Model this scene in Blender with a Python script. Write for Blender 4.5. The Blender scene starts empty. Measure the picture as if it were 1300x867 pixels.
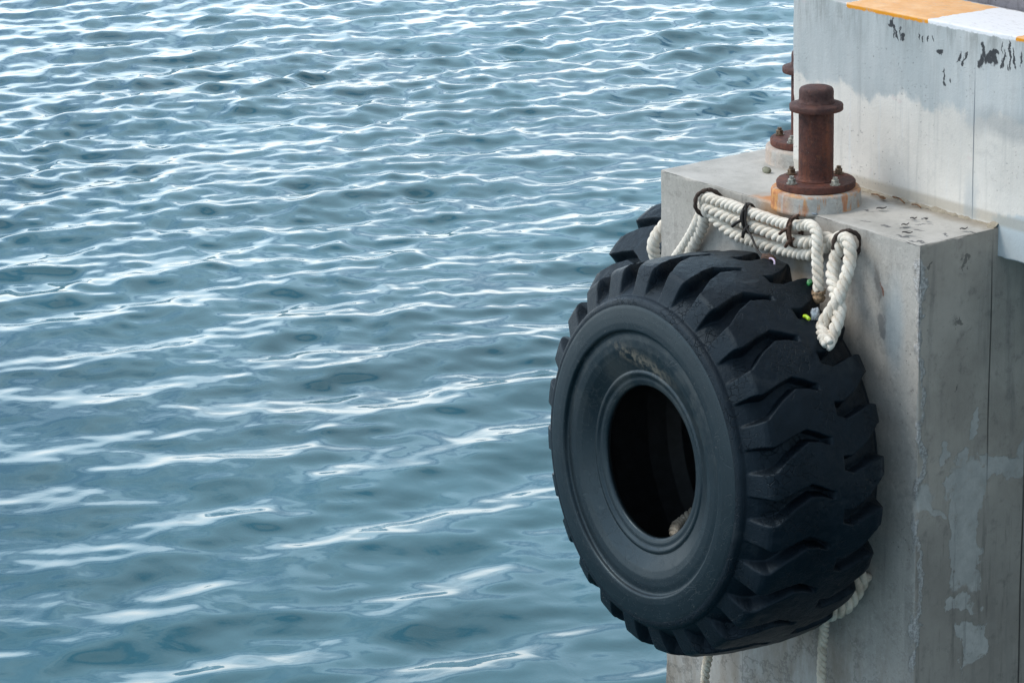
import bpy, bmesh, math, random
import numpy as np
from mathutils import Vector, Matrix
from math import radians, pi, sin, cos
random.seed(7); rng = np.random.default_rng(11)
scene = bpy.context.scene
COL = scene.collection

# ------------------------------------------------------------------ camera
CAM = Vector((7.5047, -7.0060, 2.7893))
p_, h_, r_ = radians(17.0988), radians(-55.6247), radians(-1.5956)
F = Vector((sin(h_)*cos(p_), cos(h_)*cos(p_), -sin(p_)))
rt = Vector((cos(h_), -sin(h_), 0)); up = rt.cross(F)
R = cos(r_)*rt + sin(r_)*up; U = -sin(r_)*rt + cos(r_)*up
cd = bpy.data.cameras.new('camera'); cam = bpy.data.objects.new('camera', cd); COL.objects.link(cam)
cam.matrix_world = Matrix(((R.x, U.x, -F.x, CAM.x), (R.y, U.y, -F.y, CAM.y), (R.z, U.z, -F.z, CAM.z), (0, 0, 0, 1)))
cd.sensor_width = 36; cd.lens = 3555.1/1300*36; cd.clip_end = 20000
scene.camera = cam

# ------------------------------------------------------------------ light
SUN_DIR = Vector((-0.50, -0.62, 0.95)).normalized()          # towards the sun
sd = bpy.data.lights.new('sun', 'SUN'); sun = bpy.data.objects.new('sun', sd); COL.objects.link(sun)
sd.energy = 1.45; sd.angle = radians(22); sd.color = (1, .93, .83)
sun.rotation_euler = SUN_DIR.to_track_quat('Z', 'Y').to_euler()
w = bpy.data.worlds.new('World'); scene.world = w; w.use_nodes = True
nt = w.node_tree; N = nt.nodes; L = nt.links; bg = N['Background']
sky = N.new('ShaderNodeTexSky'); sky.sky_type = 'NISHITA'; sky.sun_disc = False
sky.sun_elevation = math.asin(SUN_DIR.z); sky.sun_rotation = math.atan2(SUN_DIR.x, SUN_DIR.y)
tc = N.new('ShaderNodeTexCoord')
mp = N.new('ShaderNodeMapping'); mp.inputs['Scale'].default_value = (2.2, 2.2, 6.0); L.new(tc.outputs['Generated'], mp.inputs[0])
nz = N.new('ShaderNodeTexNoise'); nz.inputs['Scale'].default_value = 1.3; nz.inputs['Detail'].default_value = 5; nz.inputs['Roughness'].default_value = .5
L.new(mp.outputs[0], nz.inputs['Vector'])
cr = N.new('ShaderNodeValToRGB'); cr.color_ramp.elements[0].position = .38; cr.color_ramp.elements[1].position = .56
L.new(nz.outputs['Fac'], cr.inputs[0])
sx = N.new('ShaderNodeSeparateXYZ'); L.new(tc.outputs['Generated'], sx.inputs[0])
# cloud deck: brightest low over the water, greyer overhead
ch = N.new('ShaderNodeValToRGB'); e = ch.color_ramp.elements
e[0].position = 0.0; e[0].color = (.66, .71, .74, 1); e[1].position = 1.0; e[1].color = (.36, .39, .42, 1)
for q_, c_ in ((.06, (.72, .81, .87, 1)), (.15, (.59, .76, .91, 1)), (.27, (.42, .63, .82, 1)), (.45, (.34, .51, .65, 1)), (.7, (.36, .42, .48, 1))):
    k = ch.color_ramp.elements.new(q_); k.color = c_
L.new(sx.outputs['Z'], ch.inputs[0])
cm = N.new('ShaderNodeVectorMath'); cm.operation = 'SCALE'; cm.inputs['Scale'].default_value = 23.0; L.new(ch.outputs[0], cm.inputs[0])
sc = N.new('ShaderNodeVectorMath'); sc.operation = 'SCALE'; sc.inputs['Scale'].default_value = 1.9; L.new(sky.outputs[0], sc.inputs[0])
mx = N.new('ShaderNodeMix'); mx.data_type = 'RGBA'; 
lo_ = N.new('ShaderNodeMapRange'); L.new(sx.outputs['Z'], lo_.inputs['Value']); lo_.inputs['From Min'].default_value = .10; lo_.inputs['From Max'].default_value = .20
lo_.inputs['To Min'].default_value = 1; lo_.inputs['To Max'].default_value = 0
mxx = N.new('ShaderNodeMath'); mxx.operation = 'MAXIMUM'; L.new(lo_.outputs[0], mxx.inputs[0]); L.new(cr.outputs[0], mxx.inputs[1]); L.new(mxx.outputs[0], mx.inputs['Factor'])
L.new(sc.outputs[0], mx.inputs['A']); L.new(cm.outputs[0], mx.inputs['B'])
# the sky is brighter over the open sea (-X) than over the land side (+X)
gx = N.new('ShaderNodeMapRange'); L.new(sx.outputs['X'], gx.inputs['Value']); gx.inputs['From Min'].default_value = -.7; gx.inputs['From Max'].default_value = .8
gx.inputs['To Min'].default_value = 1.12; gx.inputs['To Max'].default_value = .48
gs = N.new('ShaderNodeVectorMath'); gs.operation = 'SCALE'; L.new(mx.outputs['Result'], gs.inputs[0]); L.new(gx.outputs[0], gs.inputs['Scale'])
wb = N.new('ShaderNodeVectorMath'); wb.operation = 'MULTIPLY'; L.new(gs.outputs[0], wb.inputs[0]); wb.inputs[1].default_value = (1.06, 1.0, .94)
L.new(wb.outputs[0], bg.inputs['Color']); bg.inputs['Strength'].default_value = 0.10
vs = scene.view_settings; vs.view_transform = 'Standard'; vs.look = 'None'; vs.gamma = 1; vs.exposure = 0.35; vs.use_curve_mapping = False
scene.render.resolution_x = 1024; scene.render.resolution_y = 682

# ------------------------------------------------------------------ node helpers
class Mat:
    def __init__(s, name):
        s.m = bpy.data.materials.new(name); s.m.use_nodes = True
        s.t = s.m.node_tree; s.N = s.t.nodes; s.L = s.t.links; s.b = s.N['Principled BSDF']
        s.tc = s.N.new('ShaderNodeTexCoord'); s.obj = s.tc.outputs['Object']
    def inp(s, sock, v):
        if isinstance(v, (int, float)): sock.default_value = v
        elif isinstance(v, tuple):
            if len(sock.default_value) == 4 and len(v) == 3: v = v+(1,)
            sock.default_value = v
        else: s.L.new(v, sock)
    def math(s, op, a, b=None, c=None, clamp=False):
        n = s.N.new('ShaderNodeMath'); n.operation = op; n.use_clamp = clamp
        s.inp(n.inputs[0], a)
        if b is not None: s.inp(n.inputs[1], b)
        if c is not None: s.inp(n.inputs[2], c)
        return n.outputs[0]
    def noise(s, scale, detail=4, rough=.55, vec=None, stretch=None, off=0, dist=0, color=False):
        n = s.N.new('ShaderNodeTexNoise'); n.inputs['Scale'].default_value = scale; n.inputs['Detail'].default_value = detail
        n.inputs['Roughness'].default_value = rough; n.inputs['Distortion'].default_value = dist
        v = vec or s.obj
        if stretch or off:
            m = s.N.new('ShaderNodeMapping'); s.L.new(v, m.inputs[0]); m.inputs['Scale'].default_value = stretch or (1, 1, 1)
            m.inputs['Location'].default_value = (off, off*1.7, -off); v = m.outputs[0]
        s.L.new(v, n.inputs['Vector']); return n.outputs['Color' if color else 'Fac']
    def vor(s, scale, feature='F1', vec=None, rnd=1):
        n = s.N.new('ShaderNodeTexVoronoi'); n.feature = feature; n.inputs['Scale'].default_value = scale
        n.inputs['Randomness'].default_value = rnd
        s.L.new(vec or s.obj, n.inputs['Vector']); return n.outputs['Distance']
    def step(s, v, a, b):                                       # smooth 0..1 as v goes a..b
        n = s.N.new('ShaderNodeMapRange'); n.interpolation_type = 'SMOOTHSTEP'; s.L.new(v, n.inputs['Value'])
        if a < b: n.inputs['From Min'].default_value = a; n.inputs['From Max'].default_value = b
        else:
            n.inputs['From Min'].default_value = b; n.inputs['From Max'].default_value = a
            n.inputs['To Min'].default_value = 1; n.inputs['To Max'].default_value = 0
        return n.outputs[0]
    def mix(s, f, a, b, mode='MIX'):
        n = s.N.new('ShaderNodeMix'); n.data_type = 'RGBA'; n.blend_type = mode
        s.inp(n.inputs['Factor'], f); s.inp(n.inputs['A'], a); s.inp(n.inputs['B'], b); return n.outputs['Result']
    def xyz(s, v=None):
        n = s.N.new('ShaderNodeSeparateXYZ'); s.L.new(v or s.obj, n.inputs[0]); return n.outputs
    def warp(s, amt, scale, detail=4, stretch=None):
        c = s.noise(scale, detail, .6, color=True, stretch=stretch)
        a = s.N.new('ShaderNodeVectorMath'); a.operation = 'SUBTRACT'; s.L.new(c, a.inputs[0]); a.inputs[1].default_value = (.5, .5, .5)
        b = s.N.new('ShaderNodeVectorMath'); b.operation = 'SCALE'; s.L.new(a.outputs[0], b.inputs[0]); b.inputs['Scale'].default_value = amt*2
        d = s.N.new('ShaderNodeVectorMath'); d.operation = 'ADD'; s.L.new(s.obj, d.inputs[0]); s.L.new(b.outputs[0], d.inputs[1])
        return d.outputs[0]
    def blob(s, u, v, cu, cv, ru, rv, ang=0, soft=.15, box=False):
        a = s.math('SUBTRACT', u, cu); b = s.math('SUBTRACT', v, cv)
        if ang:
            c_, s_ = cos(ang), sin(ang)
            a2 = s.math('ADD', s.math('MULTIPLY', a, c_), s.math('MULTIPLY', b, s_))
            b2 = s.math('SUBTRACT', s.math('MULTIPLY', b, c_), s.math('MULTIPLY', a, s_)); a, b = a2, b2
        a = s.math('DIVIDE', a, ru); b = s.math('DIVIDE', b, rv)
        if box: d = s.math('MAXIMUM', s.math('ABSOLUTE', a), s.math('ABSOLUTE', b))
        else: d = s.math('SQRT', s.math('ADD', s.math('MULTIPLY', a, a), s.math('MULTIPLY', b, b)))
        return s.step(d, 1+soft, 1-soft)
    def maxi(s, lst):
        o = lst[0]
        for x in lst[1:]: o = s.math('MAXIMUM', o, x)
        return o
    def bump(s, h, dist, strength=1, normal=None):
        n = s.N.new('ShaderNodeBump'); n.inputs['Distance'].default_value = dist; n.inputs['Strength'].default_value = strength
        s.L.new(h, n.inputs['Height'])
        if normal is not None: s.L.new(normal, n.inputs['Normal'])
        return n.outputs[0]
    def out(s, color=None, rough=None, normal=None, metal=None, spec=None):
        if color is not None: s.inp(s.b.inputs['Base Color'], color)
        if rough is not None: s.inp(s.b.inputs['Roughness'], rough)
        if normal is not None: s.L.new(normal, s.b.inputs['Normal'])
        if metal is not None: s.inp(s.b.inputs['Metallic'], metal)
        if spec is not None: s.inp(s.b.inputs['Specular IOR Level'], spec)
        return s.m

def simple(name, c, rough=.6, metal=0, var=.3, scale=30, bump=.001):
    m = Mat(name); n = m.noise(scale, 4)
    col = m.mix(m.step(n, .35, .65), tuple(x*(1-var) for x in c), tuple(min(1, x*(1+var)) for x in c))
    return m.out(col, rough, m.bump(n, bump), metal)

# ------------------------------------------------------------------ object helpers
def mesh_obj(name, verts, faces, mat, parent=None, smooth=True):
    me = bpy.data.meshes.new(name); me.from_pydata([tuple(v) for v in verts], [], faces); me.update()
    o = bpy.data.objects.new(name, me); COL.objects.link(o)
    if mat: me.materials.append(mat)
    if smooth: me.polygons.foreach_set('use_smooth', [True]*len(me.polygons))
    if parent: o.parent = parent
    return o
def np_mesh(name, V, Q, mat, parent=None, smooth=True):
    me = bpy.data.meshes.new(name); V = np.asarray(V, np.float32); Q = np.asarray(Q, np.int32)
    me.vertices.add(len(V)); me.vertices.foreach_set('co', V.ravel())
    me.loops.add(Q.size); me.loops.foreach_set('vertex_index', Q.ravel())
    me.polygons.add(len(Q)); me.polygons.foreach_set('loop_start', np.arange(0, Q.size, 4, dtype=np.int32))
    me.polygons.foreach_set('loop_total', np.full(len(Q), 4, np.int32))
    me.polygons.foreach_set('use_smooth', np.full(len(Q), smooth)); me.update(calc_edges=True); me.validate()
    o = bpy.data.objects.new(name, me); COL.objects.link(o); me.materials.append(mat)
    if parent: o.parent = parent
    return o
def bm_obj(name, bm, mat, parent=None, smooth=True, auto=None):
    me = bpy.data.meshes.new(name); bm.to_mesh(me); bm.free()
    if smooth: me.polygons.foreach_set('use_smooth', [True]*len(me.polygons))
    if auto: me.set_sharp_from_angle(angle=radians(auto))
    o = bpy.data.objects.new(name, me); COL.objects.link(o); me.materials.append(mat)
    if parent: o.parent = parent
    return o
def empty(name, loc=(0, 0, 0)):
    o = bpy.data.objects.new(name, None); COL.objects.link(o); o.location = loc; o.empty_display_size = .1; return o
def tag(o, label=None, cat=None, group=None, kind=None):
    if label: o['label'] = label
    if cat: o['category'] = cat
    if group: o['group'] = group
    if kind: o['kind'] = kind
    return o
def grid_faces(nu, nv, wrap_u=False):
    i = np.arange(nu if wrap_u else nu-1)[:, None]; j = np.arange(nv-1)[None, :]
    i2 = (i+1) % nu
    return np.stack([i*nv+j, i2*nv+j, i2*nv+j+1, i*nv+j+1], -1).reshape(-1, 4)

# value noise in numpy
_perm = rng.random((64, 64, 64))
def vnoise(P, f):
    q = np.asarray(P)*f; i = np.floor(q).astype(int); t = q-i; t = t*t*(3-2*t); o = 0
    for dx in (0, 1):
        for dy in (0, 1):
            for dz in (0, 1):
                wgt = (t[..., 0] if dx else 1-t[..., 0])*(t[..., 1] if dy else 1-t[..., 1])*(t[..., 2] if dz else 1-t[..., 2])
                o = o+wgt*_perm[(i[..., 0]+dx) % 64, (i[..., 1]+dy) % 64, (i[..., 2]+dz) % 64]
    return o
def fbm(P, f, n=4):
    o = 0; a = 1; s = 0
    for k in range(n): o = o+a*vnoise(np.asarray(P)+k*7.3, f*2**k); s += a; a *= .5
    return o/s

def rough_box(name, lo, hi, mat, parent, res=.03, rbase=.006, rchip=.03, fine=None, deform=None, chipf=14):
    """box with chipped, unevenly rounded edges"""
    lo = np.array(lo, float); hi = np.array(hi, float)
    def axis(a, b, dense_lo, dense_hi):
        offs = [0, .002, .005, .009, .014, .02, .027, .035]
        pts = set([a, b])
        pts |= {a+o for o in offs} | {b-o for o in offs}
        l0, l1 = max(a, dense_lo), min(b, dense_hi)
        x = l0
        while x < l1: pts.add(x); x += res
        x = l1
        st = res
        while x < b: pts.add(x); st *= 1.35; x += st
        x = l0; st = res
        while x > a: pts.add(x); st *= 1.35; x -= st
        p = sorted(round(v, 5) for v in pts if a <= v <= b)
        q = [p[0]]
        for v in p[1:]:
            if v-q[-1] > .0008: q.append(v)
        q[-1] = b
        return np.array(q)
    fl, fh = fine
    AX = [axis(lo[k], hi[k], fl[k], fh[k]) for k in range(3)]
    V = []; Q = []; base = 0
    for k in range(3):
        a, b = [x for x in range(3) if x != k]
        for side in (0, 1):
            A, B = np.meshgrid(AX[a], AX[b], indexing='ij'); P = np.zeros(A.shape+(3,)); P[..., a] = A; P[..., b] = B
            P[..., k] = hi[k] if side else lo[k]
            f = grid_faces(A.shape[0], A.shape[1])
            flip = (side == 0) ^ (k == 1)
            if flip: f = f[:, ::-1]
            V.append(P.reshape(-1, 3)); Q.append(f+base); base += A.size
    V = np.concatenate(V); Q = np.concatenate(Q)
    n1 = fbm(V, chipf, 4); n2 = fbm(V, 3.1, 3)
    r = rbase+rchip*np.clip((n1-.52)*4, 0, 1)*np.clip((n2-.40)*5, .15, 1)
    r = r[:, None]
    inner = np.clip(V, lo+r, hi-r); d = V-inner; ln = np.linalg.norm(d, axis=1, keepdims=True)
    cnt = (np.abs(d) > 1e-6).sum(1)
    W = np.where((cnt >= 2)[:, None], inner+d/np.maximum(ln, 1e-9)*r, V)
    # gentle unevenness of the cast faces
    W = W+((fbm(V, 1.3, 3)-.5)*.010)[:, None]*np.where(cnt[:, None] >= 1, np.sign(d), 0)
    W = W+((fbm(V+5, 22, 3)-.5)*.006*np.clip((cnt >= 2), 0, 1))[:, None]*np.sign(d)
    if deform is not None: W = deform(W)
    o = np_mesh(name, W, Q, mat, parent)
    bm = bmesh.new(); bm.from_mesh(o.data); bmesh.ops.remove_doubles(bm, verts=bm.verts, dist=.0004)
    bmesh.ops.recalc_face_normals(bm, faces=bm.faces); bm.to_mesh(o.data); bm.free()
    o.data.polygons.foreach_set('use_smooth', [True]*len(o.data.polygons)); return o

def lathe(prof, seg=64):
    """prof: (r, z) list -> bmesh about Z"""
    bm = bmesh.new(); rings = []
    for r, z in prof:
        if r < 1e-5: rings.append([bm.verts.new((0, 0, z))])
        else: rings.append([bm.verts.new((r*cos(2*pi*i/seg), r*sin(2*pi*i/seg), z)) for i in range(seg)])
    for a, b in zip(rings, rings[1:]):
        for i in range(seg):
            j = (i+1) % seg
            if len(a) == 1 and len(b) == 1: continue
            if len(a) == 1: bm.faces.new((a[0], b[j], b[i]))
            elif len(b) == 1: bm.faces.new((a[i], a[j], b[0]))
            else: bm.faces.new((a[i], a[j], b[j], b[i]))
    bmesh.ops.recalc_face_normals(bm, faces=bm.faces); return bm

def spline(pts, step=.006, jitter=0):
    P = np.array(pts, float); P = np.vstack([2*P[0]-P[1], P, 2*P[-1]-P[-2]]); out = []
    for i in range(1, len(P)-2):
        p0, p1, p2, p3 = P[i-1:i+3]; n = max(2, int(np.linalg.norm(p2-p1)/step))
        t = np.linspace(0, 1, n, endpoint=False)[:, None]
        out.append(.5*((2*p1)+(-p0+p2)*t+(2*p0-5*p1+4*p2-p3)*t*t+(-p0+3*p1-3*p2+p3)*t**3))
    out.append(P[-2][None]); return np.vstack(out)
def frames(C):
    T = np.gradient(C, axis=0); T /= np.linalg.norm(T, axis=1, keepdims=True)
    n = np.cross(T[0], [0, 0, 1.]); 
    if np.linalg.norm(n) < .1: n = np.cross(T[0], [1., 0, 0])
    n /= np.linalg.norm(n); Ns = [n]
    for t in T[1:]:
        n = n-t*(n@t); n /= np.linalg.norm(n); Ns.append(n)
    Ns = np.array(Ns); return T, Ns, np.cross(T, Ns)
def sweep(C, r, seg=10):
    T, A, B = frames(C); r = np.broadcast_to(r, (len(C),))
    a = np.linspace(0, 2*pi, seg, endpoint=False)
    V = C[:, None]+r[:, None, None]*(A[:, None]*np.cos(a)[None, :, None]+B[:, None]*np.sin(a)[None, :, None])
    n = len(C); i = np.arange(n-1)[:, None]; j = np.arange(seg)[None]; j2 = (j+1) % seg
    Q = np.stack([i*seg+j, i*seg+j2, (i+1)*seg+j2, (i+1)*seg+j], -1).reshape(-1, 4)
    # fan caps as quads collapsed to centre
    V = V.reshape(-1, 3); c0 = len(V); V = np.vstack([V, C[0], C[-1]])
    caps = []
    for q in range(0, seg, 2):
        caps.append([c0, (q+2) % seg, (q+1) % seg, q]); k0 = (n-1)*seg; caps.append([c0+1, k0+q, k0+(q+1) % seg, k0+(q+2) % seg])
    return V, np.vstack([Q, np.array(caps)])
def tube(name, pts, r, mat, parent=None, seg=10, step=.006, wob=0):
    C = spline(pts, step)
    if wob: C = C+(np.stack([fbm(C+k*3.3, 18, 2) for k in range(3)], -1)-.5)*wob
    V, Q = sweep(C, r, seg); return np_mesh(name, V, Q, mat, parent)
def rope(name, pts, r, mat, parent=None, lay=None, phase=0, strands=3):
    C = spline(pts, .004); C = C+(np.stack([fbm(C+k*9.1+phase, 9, 2) for k in range(3)], -1)-.5)*r*.22
    T, A, B = frames(C); s = np.r_[0, np.cumsum(np.linalg.norm(np.diff(C, axis=0), axis=1))]
    lay = lay or r*3.7; Vs = []; Qs = []; base = 0
    for k in range(strands):
        ph = -2*pi*s/lay+2*pi*k/strands+phase+.35*np.sin(s*21+phase)
        rr = r*(.475+.03*np.sin(s*37+k))
        H = C+(A*np.cos(ph)[:, None]+B*np.sin(ph)[:, None])*r*.545
        V, Q = sweep(H, rr, 10); Vs.append(V); Qs.append(Q+base); base += len(V)
    return np_mesh(name, np.vstack(Vs), np.vstack(Qs), mat, parent)

# ------------------------------------------------------------------ materials
def concrete(name, light, dark, extra=None, streak=.5, rough=.85, pits=1.0):
    m = Mat(name)
    big = m.noise(1.6, 5, .6); mid = m.noise(7, 5, .65, off=3); fine = m.noise(90, 4, .7); speck = m.noise(260, 2, .6)
    st = m.noise(5, 5, .65, stretch=(3.2, 3.2, .22), off=1.5)
    col = m.mix(m.step(big, .3, .7), dark, light)
    col = m.mix(m.math('MULTIPLY', m.step(mid, .42, .72), .40), col, tuple(x*.72 for x in light))
    col = m.mix(m.math('MULTIPLY', m.step(st, .50, .72), streak), col, tuple(x*.60 for x in dark))
    col = m.mix(m.math('MULTIPLY', m.step(m.noise(6, 4, .6, stretch=(4, 4, .18), off=9), .56, .74), streak*.6), col, tuple(min(1, x*1.35) for x in light))
    col = m.mix(m.math('MULTIPLY', m.step(fine, .35, .7), .22), col, tuple(x*.55 for x in dark))
    col = m.mix(m.math('MULTIPLY', m.step(speck, .68, .76), .30), col, tuple(x*.35 for x in dark))
    blot = m.noise(24, 6, .75, off=17)
    col = m.mix(m.math('MULTIPLY', m.step(blot, .54, .60), .28), col, tuple(x*.5 for x in dark))
    col = m.mix(m.math('MULTIPLY', m.step(m.noise(33, 6, .75, off=27), .56, .62), .26), col, tuple(min(1, x*1.4) for x in light))
    col = m.mix(m.math('MULTIPLY', m.step(m.vor(75, vec=m.warp(.01, 50)), .16, .10), .45), col, tuple(x*.30 for x in dark))
    # pin holes
    pv = m.vor(38, vec=m.warp(.01, 30)); pm = m.math('MULTIPLY', m.step(pv, .13, .07), m.step(m.noise(3.5, 2, off=7), .54, .60))
    col = m.mix(m.math('MULTIPLY', pm, .75*pits), col, tuple(x*.22 for x in dark))
    h = m.math('ADD', m.math('MULTIPLY', mid, .6), m.math('MULTIPLY', fine, .4)); h = m.math('ADD', h, m.math('MULTIPLY', blot, .5))
    h = m.math('ADD', h, m.math('MULTIPLY', st, .25)); h = m.math('SUBTRACT', h, m.math('MULTIPLY', pm, .8*pits))
    roughv = rough
    if extra: col, h = extra(m, col, h)
    return m.out(col, roughv, m.bump(h, .004, .8), spec=.3)

def pillar_extra(m, col, h):
    wv = m.warp(.035, 9, 5); X, Y, Z = m.xyz(wv); w2 = m.warp(.060, 10, 9); X2, Y2, Z2 = m.xyz(w2)
    x, y, z = m.xyz()
    g = m.N.new('ShaderNodeNewGeometry'); nx, ny, nz_ = m.xyz(g.outputs['Normal'])
    side = m.step(nx, .5, .8); front = m.step(ny, -.5, -.8); top = m.step(nz_, .6, .85)
    # side face: dull brownish grout skin with paler smooth patches where it has flaked
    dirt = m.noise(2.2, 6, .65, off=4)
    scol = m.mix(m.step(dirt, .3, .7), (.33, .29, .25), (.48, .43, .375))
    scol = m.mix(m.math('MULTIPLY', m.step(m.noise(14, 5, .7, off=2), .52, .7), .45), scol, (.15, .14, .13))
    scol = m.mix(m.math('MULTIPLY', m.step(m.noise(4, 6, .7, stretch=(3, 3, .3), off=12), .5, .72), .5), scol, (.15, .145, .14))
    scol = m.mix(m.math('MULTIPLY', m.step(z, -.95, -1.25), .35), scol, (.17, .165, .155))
    w4 = m.warp(.14, 4, 9); X4, Y4, Z4 = m.xyz(w4); Y2 = m.math('ADD', Y2, m.math('SUBTRACT', Y4, y)); Z2 = m.math('ADD', Z2, m.math('SUBTRACT', Z4, z))
    P = [m.blob(Y2, Z2, .265, -1.20, .078, .26, -.02, .05, True), m.blob(Y2, Z2, .50, -.99, .14, .05, -.12, .1, True),
         m.blob(Y2, Z2, .33, -1.01, .10, .045, .35, .1), m.blob(Y2, Z2, .045, -1.02, .045, .06, 0, .15), m.blob(Y2, Z2, .10, -1.08, .07, .022, -.5, .15),
         m.blob(Y2, Z2, .66, -.90, .10, .07, .3, .1), m.blob(Y2, Z2, .265, -.90, .035, .045, .3, .1), m.blob(Y2, Z2, .19, -.98, .045, .03, .4, .1),
         m.blob(Y2, Z2, .155, -.855, .035, .042, .4, .08), m.blob(Y2, Z2, .302, -.80, .030, .045, 0, .08),
         m.blob(Y2, Z2, .30, -1.72, .06, .10, .2, .06, True), m.blob(Y2, Z2, .24, -1.52, .08, .035, .1, .1, True)]
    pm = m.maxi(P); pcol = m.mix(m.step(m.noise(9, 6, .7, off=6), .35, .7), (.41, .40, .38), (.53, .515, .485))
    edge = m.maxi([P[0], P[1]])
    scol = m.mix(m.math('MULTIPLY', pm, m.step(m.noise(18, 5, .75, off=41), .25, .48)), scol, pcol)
    jt = m.maxi([m.math('MULTIPLY', m.blob(y, z, .375, -.55, .0030, .40, 0, .5, True), .8), m.math('MULTIPLY', m.blob(y, z, .577, -1.6, .004, .62, 0, .4, True), .9)])
    scol = m.mix(jt, scol, (.03, .028, .026))
    scol = m.mix(m.math('MULTIPLY', m.math('MULTIPLY', m.step(m.noise(9, 6, .75, stretch=(2, 2, .2), off=33), .52, .66), m.step(z, -.9, -1.3)), .45), scol, (.12, .11, .10))
    pit = m.maxi([m.blob(Y2, Z2, .05, -.10, .02, .008), m.blob(Y2, Z2, .22, -.14, .022, .012, .6), m.blob(Y2, Z2, .17, -.35, .012, .02, .4), m.blob(Y2, Z2, .20, -.60, .008, .008)])
    scol = m.mix(m.math('MULTIPLY', pit, .6), scol, (.05, .05, .048))
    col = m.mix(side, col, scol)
    # front face: paler wash patches, grime low down, rust below the rings
    fcol = m.mix(m.math('MULTIPLY', m.blob(X, Z, -.14, -.34, .05, .16, 0, .6), .55), col, (.36, .43, .47))
    fcol = m.mix(m.math('MULTIPLY', m.blob(X2, Z2, -.215, -.37, .028, .045, .2, .35), .75), fcol, (.16, .165, .17))
    low = m.step(m.math('ADD', z, m.math('MULTIPLY', X, .35)), -1.55, -2.1)
    fcol = m.mix(m.math('MULTIPLY', low, .70), fcol, m.mix(m.step(m.noise(3, 6, .7, stretch=(2, 2, .6)), .38, .62), (.19, .165, .135), (.34, .34, .33)))
    cr = m.step(m.math('ABSOLUTE', m.math('SUBTRACT', m.noise(2.6, 6, .72, off=21), .5)), .022, .006)
    fcol = m.mix(m.math('MULTIPLY', m.math('MULTIPLY', cr, low), .3), fcol, (.03, .03, .03))
    rust = m.maxi([m.blob(X2, Z2, -.245, -.17, .018, .075, 0, .5), m.blob(X2, Z2, -.235, -.235, .010, .035, 0, .5)])
    fcol = m.mix(m.math('MULTIPLY', rust, .5), fcol, (.10, .07, .06))
    fcol = m.mix(m.math('MULTIPLY', m.blob(X2, Z2, -.222, -.215, .007, .040, .1, .5), .85), fcol, (.22, .06, .02))
    fcol = m.mix(m.math('MULTIPLY', m.blob(X, Z, -.70, -.22, .035, .14, 0, .8), .35), fcol, (.42, .29, .14))
    fcol = m.mix(m.math('MULTIPLY', m.blob(X, Z, -.86, -.08, .08, .11, .2, .7), .7), fcol, (.40, .20, .07))
    fcol = m.mix(m.math('MULTIPLY', m.blob(X, Z, -1.38, -.05, .25, .12, 0, .8), .25), fcol, (.25, .24, .20))
    jf = m.math('MULTIPLY', m.blob(x, z, -1.06, -1.0, .003, 1.2, 0, .5, True), .45)
    fcol = m.mix(jf, fcol, (.10, .10, .10))
    col = m.mix(front, col, fcol)
    # exposed aggregate along the chipped corner
    ed = m.math('SQRT', m.math('ADD', m.math('MULTIPLY', X2, X2), m.math('MULTIPLY', Y2, Y2)))
    ed = m.math('ADD', ed, m.math('MULTIPLY', m.math('SUBTRACT', m.noise(5, 5, .7, off=13), .5), .05)); em = m.math('MULTIPLY', m.step(ed, .026, .014), m.step(z, -.02, -.05)); agg = m.noise(75, 5, .8, off=5)
    ecol = m.mix(m.step(agg, .40, .60), (.30, .29, .28), (.62, .61, .60))
    col = m.mix(m.math('MULTIPLY', em, .85), col, ecol)
    # top: pale, with rust beside the bollard
    tcol = m.mix(m.step(m.noise(4, 6, .65, off=8), .35, .65), (.37, .36, .335), (.50, .485, .455))
    tcol = m.mix(m.math('MULTIPLY', m.step(m.noise(26, 4, .7, off=3), .55, .7), .35), tcol, (.25, .25, .24))
    rt_ = m.maxi([m.blob(X2, Y2, -.90, .03, .13, .07, .5, .5), m.blob(X2, Y2, -.82, .0, .16, .04, 0, .5), m.blob(X2, Y2, -.90, .06, .06, .04, .6, .7)])
    tcol = m.mix(m.math('MULTIPLY', rt_, .85), tcol, (.50, .20, .045))
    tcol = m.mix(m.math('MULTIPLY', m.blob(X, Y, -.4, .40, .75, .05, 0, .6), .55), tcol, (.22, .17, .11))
    tcol = m.mix(m.math('MULTIPLY', m.step(y, .04, .0), .25), tcol, (.56, .55, .53))
    fl = []
    for (cx, cy, a, rx, ry) in FLAKES: fl.append(m.blob(X2, Y2, cx, cy, rx, ry, a, .35))
    tcol = m.mix(m.math('MULTIPLY', m.maxi(fl), .75), tcol, (.06, .065, .075))
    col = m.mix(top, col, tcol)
    h = m.math('ADD', h, m.math('MULTIPLY', m.math('MULTIPLY', em, agg), 2.2))
    h = m.math('SUBTRACT', h, m.math('MULTIPLY', m.math('MULTIPLY', pm, side), .55))
    h = m.math('SUBTRACT', h, m.math('MULTIPLY', m.math('MULTIPLY', jt, side), 1.2))
    return col, h
FLAKES = [(-.236, .141, .3, .022, .009), (-.141, .054, .2, .03, .010), (-.06, .187, -.2, .02, .007), (.0-.02, .27, .3, .018, .010),
          (-.30, .25, .5, .02, .006), (-.219, .215, .9, .024, .006), (-.30, .114, .1, .02, .012), (-.172, .13, .2, .022, .009),
          (-.05, .06, .5, .03, .007), (-.40, .09, .2, .024, .007), (-.52, .22, .4, .03, .008)]
M_pillar = concrete('weathered_concrete', (.50, .475, .44), (.385, .365, .335), pillar_extra, streak=.45)

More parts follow.
